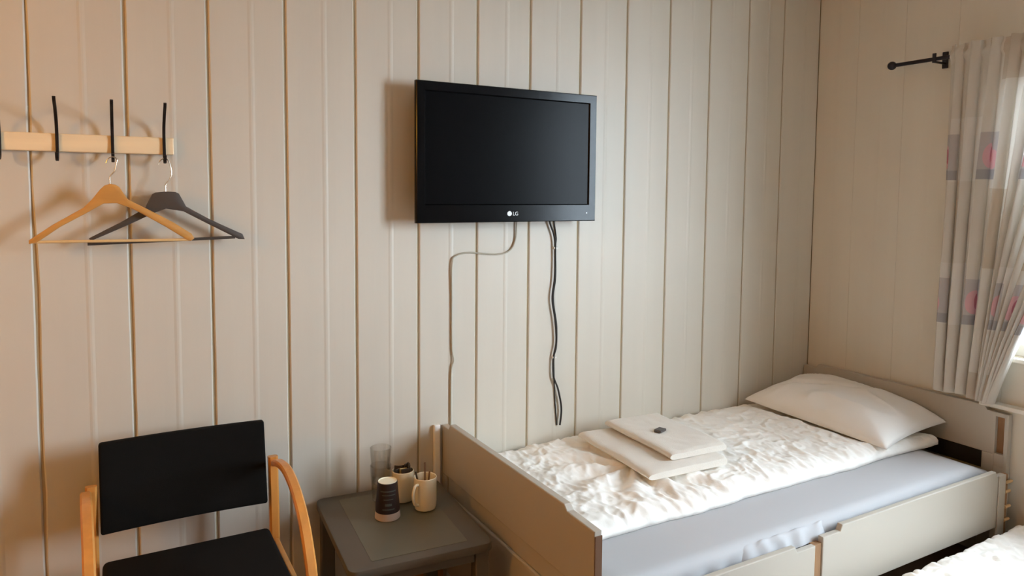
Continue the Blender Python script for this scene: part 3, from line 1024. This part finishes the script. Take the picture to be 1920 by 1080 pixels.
cup = thing('paper_cup', 'dark paper cup turned upside down, white base up, on the table', 'cup', (0.772, -0.262, TT))
CC = (0.772, -0.262, TT)
obj('rim', lathe(bmesh.new(), [(0.0395, 0.0), (0.0415, 0.002), (0.0405, 0.024), (0.0395, 0.0245), (0.0385, 0.002)], CC, 40, True), CUPR, cup, True)
obj('sleeve', lathe(bmesh.new(), [(0.0403, 0.0248), (0.0325, 0.121), (0.0315, 0.122), (0.0310, 0.120), (0.0385, 0.0248)], CC, 40, True), CUPD, cup, True)
obj('base', lathe(bmesh.new(), [(0, 0.1165), (0.0306, 0.1165), (0.0308, 0.1225), (0.0300, 0.123), (0.029, 0.1195), (0, 0.1195)], CC, 40), CUPW, cup, True)
# faint grey print on the sleeve (illegible bars and a patch)
for (zc, hh, a0, a1) in ((0.098, 0.002, -150, -60), (0.086, 0.0015, -140, -65), (0.072, 0.0015, -130, -80), (0.055, 0.004, -122, -88), (0.040, 0.002, -135, -75)):
    bm = bmesh.new()
    rr = lambda z: 0.0403 - (z - 0.0248) * (0.0078 / 0.0962) + 0.0004
    n = 14
    lo = [bm.verts.new((CC[0] + rr(zc - hh) * math.cos(math.radians(a0 + (a1 - a0) * k / n)), CC[1] + rr(zc - hh) * math.sin(math.radians(a0 + (a1 - a0) * k / n)), CC[2] + zc - hh)) for k in range(n + 1)]
    hi = [bm.verts.new((CC[0] + rr(zc + hh) * math.cos(math.radians(a0 + (a1 - a0) * k / n)), CC[1] + rr(zc + hh) * math.sin(math.radians(a0 + (a1 - a0) * k / n)), CC[2] + zc + hh)) for k in range(n + 1)]
    for k in range(n):
        bm.faces.new((lo[k], lo[k + 1], hi[k + 1], hi[k]))
    obj('print', bm, CUPP, cup)

def mug(name, label, x, y, r, h, ang):
    root = thing(name, label, 'mug', (x, y, TT), group='cream mugs on the table')
    w = 0.0035
    prof = [(0, 0.0), (r * 0.72, 0.0), (r * 0.90, 0.004), (r * 0.97, 0.014), (r, 0.03), (r, h - 0.002), (r - w / 2, h), (r - w, h - 0.002), (r - w, 0.02),
            (r * 0.8, 0.008), (0, 0.008)]
    obj('body', lathe(bmesh.new(), prof, (x, y, TT), 40), CERAM, root, True)
    d = Vector((math.cos(ang), math.sin(ang), 0))
    c = Vector((x, y, TT))
    pts = [c + d * (r - 0.001) + Vector((0, 0, h * 0.84)), c + d * (r + 0.014) + Vector((0, 0, h * 0.85)), c + d * (r + 0.025) + Vector((0, 0, h * 0.70)),
           c + d * (r + 0.026) + Vector((0, 0, h * 0.50)), c + d * (r + 0.017) + Vector((0, 0, h * 0.30)), c + d * (r - 0.001) + Vector((0, 0, h * 0.22))]
    obj('handle', tube(bmesh.new(), catmull(pts, 6), 0.0048, 10), CERAM, root, True)
    return root
M1 = (0.905, -0.262)
M2 = (0.862, -0.165)
mug('mug', 'cream mug in front holding brown stirrers, handle facing left', M1[0], M1[1], 0.039, 0.112, math.radians(-150))
mug('mug', 'cream mug behind, filled with dark sachets', M2[0], M2[1], 0.038, 0.108, math.radians(60))
# sachets in the rear mug
sp_list = [(-0.022, -0.010, 28, -10, SACHET, 0), (0.004, 0.020, -12, 10, SACHET, 0), (0.024, -0.004, 72, 10, SACHET, 0), (0.0, -0.008, 5, -4, SACHETG, 1),
           (-0.020, 0.012, -40, -8, SACHET, 0), (0.018, 0.016, 38, 8, SACHET, 0), (0.004, -0.026, -4, -10, SACHET, 0)]
for i, (dx, dy, rz, rx, m, g) in enumerate(sp_list):
    o = obj('tea_sachet', box(-0.014, 0.014, -0.0016, 0.0016, 0, 0.103 + 0.005 * (i % 3), 0.001), m)
    o.location = (M2[0] + dx * 0.75, M2[1] + dy * 0.75, TT + 0.0125)
    o.rotation_euler = (math.radians(rx * 0.3), 0, math.radians(rz))
    if g:
        tag(o, 'gold sachet among dark ones in the rear cream mug', 'sachet')
    else:
        tag(o, 'dark sachet standing in the rear cream mug', 'sachet', 'dark sachets in the rear mug')
for i, (dx, dy, lx, ly, h) in enumerate([(-0.020, 0.006, -0.010, 0.006, 0.128), (0.004, 0.014, 0.004, 0.008, 0.150), (0.010, -0.004, 0.006, 0.004, 0.126)]):
    a = Vector((M1[0] + dx * 0.3, M1[1] + dy * 0.3, TT + 0.0105))
    b = Vector((M1[0] + dx + lx, M1[1] + dy + ly, TT + h))
    o = obj('stirrer', strip(bmesh.new(), [a, a.lerp(b, 0.5), b], 0.006, 0.0025, (1, 0, 0)), STICK if i else SACHET)
    if i == 0:
        tag(o, 'darker short stirrer on the left in the front cream mug', 'stirrer')
    else:
        tag(o, 'tallest brown stirrer in the front cream mug' if i == 1 else 'shorter brown stirrer on the right in the front cream mug', 'stirrer')

# white cable duct on the wall beside the footboard
duct = obj('cable_duct', box(1.044, 1.068, -0.001, -0.018, 0.071, 0.622, 0.003), DUCT)
tag(duct, 'white vertical cable duct on the wall beside the footboard', 'duct')

# ------------------------------------------------------------------ curtain and rod
XR = 3.088
rod = thing('curtain_rod', 'dark metal curtain rod with a ball end on the window wall', 'curtain rod', (XR, -1.4, 2.088))
obj('rod', tube(bmesh.new(), [(XR, -0.452, 2.083), (XR, -1.86, 2.083)], 0.0085, 12), ROD, rod, True)
bm = lathe(bmesh.new(), [(0, 0.0)] + [(0.019 * math.sin(PI * k / 12), 0.019 - 0.019 * math.cos(PI * k / 12)) for k in range(1, 12)] + [(0, 0.038)], (0, 0, 0), 20)
bmesh.ops.transform(bm, verts=bm.verts, matrix=Matrix.Translation(Vector((XR, -0.425, 2.083))) @ Matrix.Rotation(PI / 2, 4, 'X'))
obj('finial', bm, ROD, rod, True)
for y in (-0.640, -1.72):
    bm = bmesh.new()
    bx(bm, XR - 0.004, XW - 0.002, y - 0.006, y + 0.006, 2.066, 2.074, 0.002)
    bx(bm, XW - 0.010, XW - 0.002, y - 0.012, y + 0.012, 2.05, 2.12, 0.002)
    bx(bm, XR - 0.013, XR - 0.009, y - 0.008, y + 0.008, 2.066, 2.106, 0.001)
    obj('bracket', bm, ROD, rod)

CUR_U0 = 0.0
CUR_TOP, CUR_BOT = 2.128, 0.672
NF = 12
def curtain_fn(u, v):
    # v: 0 bottom .. 1 top ; u: 0 near corner .. 1 towards the camera
    z = CUR_BOT + (CUR_TOP - CUR_BOT) * v
    yl = -0.705
    ph = u + 0.012 * math.sin(u * 11 + 1) + 0.02 * nz(u * 3, v * 1.5, 4.4)
    yt = yl - 0.80 * u
    yb = yl - 0.19 * u / 0.38 if u < 0.38 else yl - 0.19 - 0.045 * (u - 0.38) / 0.62
    y = yb + (yt - yb) * v ** 1.15
    a = (0.015 + 0.012 * (1 - v)) * (0.8 + 0.4 * nz(u * 7, 0.2, 2.0))
    if u > 0.38:
        a += 0.010 * (1 - v)
    if v > 0.955:
        a = 0.010
    x = XR - 0.004 + a * math.sin(2 * PI * NF * ph + 0.8) + 0.006 * nz(u * 14, v * 3, 9.1)
    y += 0.010 * (1 - 0.5 * v) * math.sin(4 * PI * NF * ph) * (1 if 0.02 < u < 0.98 else 0)
    if v > 0.965:      # ruffled heading above the rod
        x += 0.006 * math.sin(u * 160) + 0.004 * nz(u * 60, 1.0)
        z += 0.008 * nz(u * 40, 3.3)
    if abs(z - 2.083) < 0.020:      # rod pocket: the cloth runs in front of the rod
        x = XR - 0.010 + (x - XR) * 0.25
    z -= 0.010 * nz(u * 6, 0.5) * (1 - v)
    return (x - 0.004, y, z)
NU_, NV_ = 220, 110
me = grid_mesh('curtain', NU_, NV_, curtain_fn)
uvl = me.uv_layers.new(name='cloth')
for poly in me.polygons:
    for li in poly.loop_indices:
        vi = me.loops[li].vertex_index
        i, j = vi % (NU_ + 1), vi // (NU_ + 1)
        uvl.data[li].uv = (1.35 * i / NU_, (CUR_TOP - CUR_BOT) * j / NV_)
CUR_U0 = 0.01
cu = link_mesh('curtain', me, curtain_mat(), None, 'all')
tag(cu, 'pale curtain printed with pink blossom squares hanging from the rod', 'curtain')
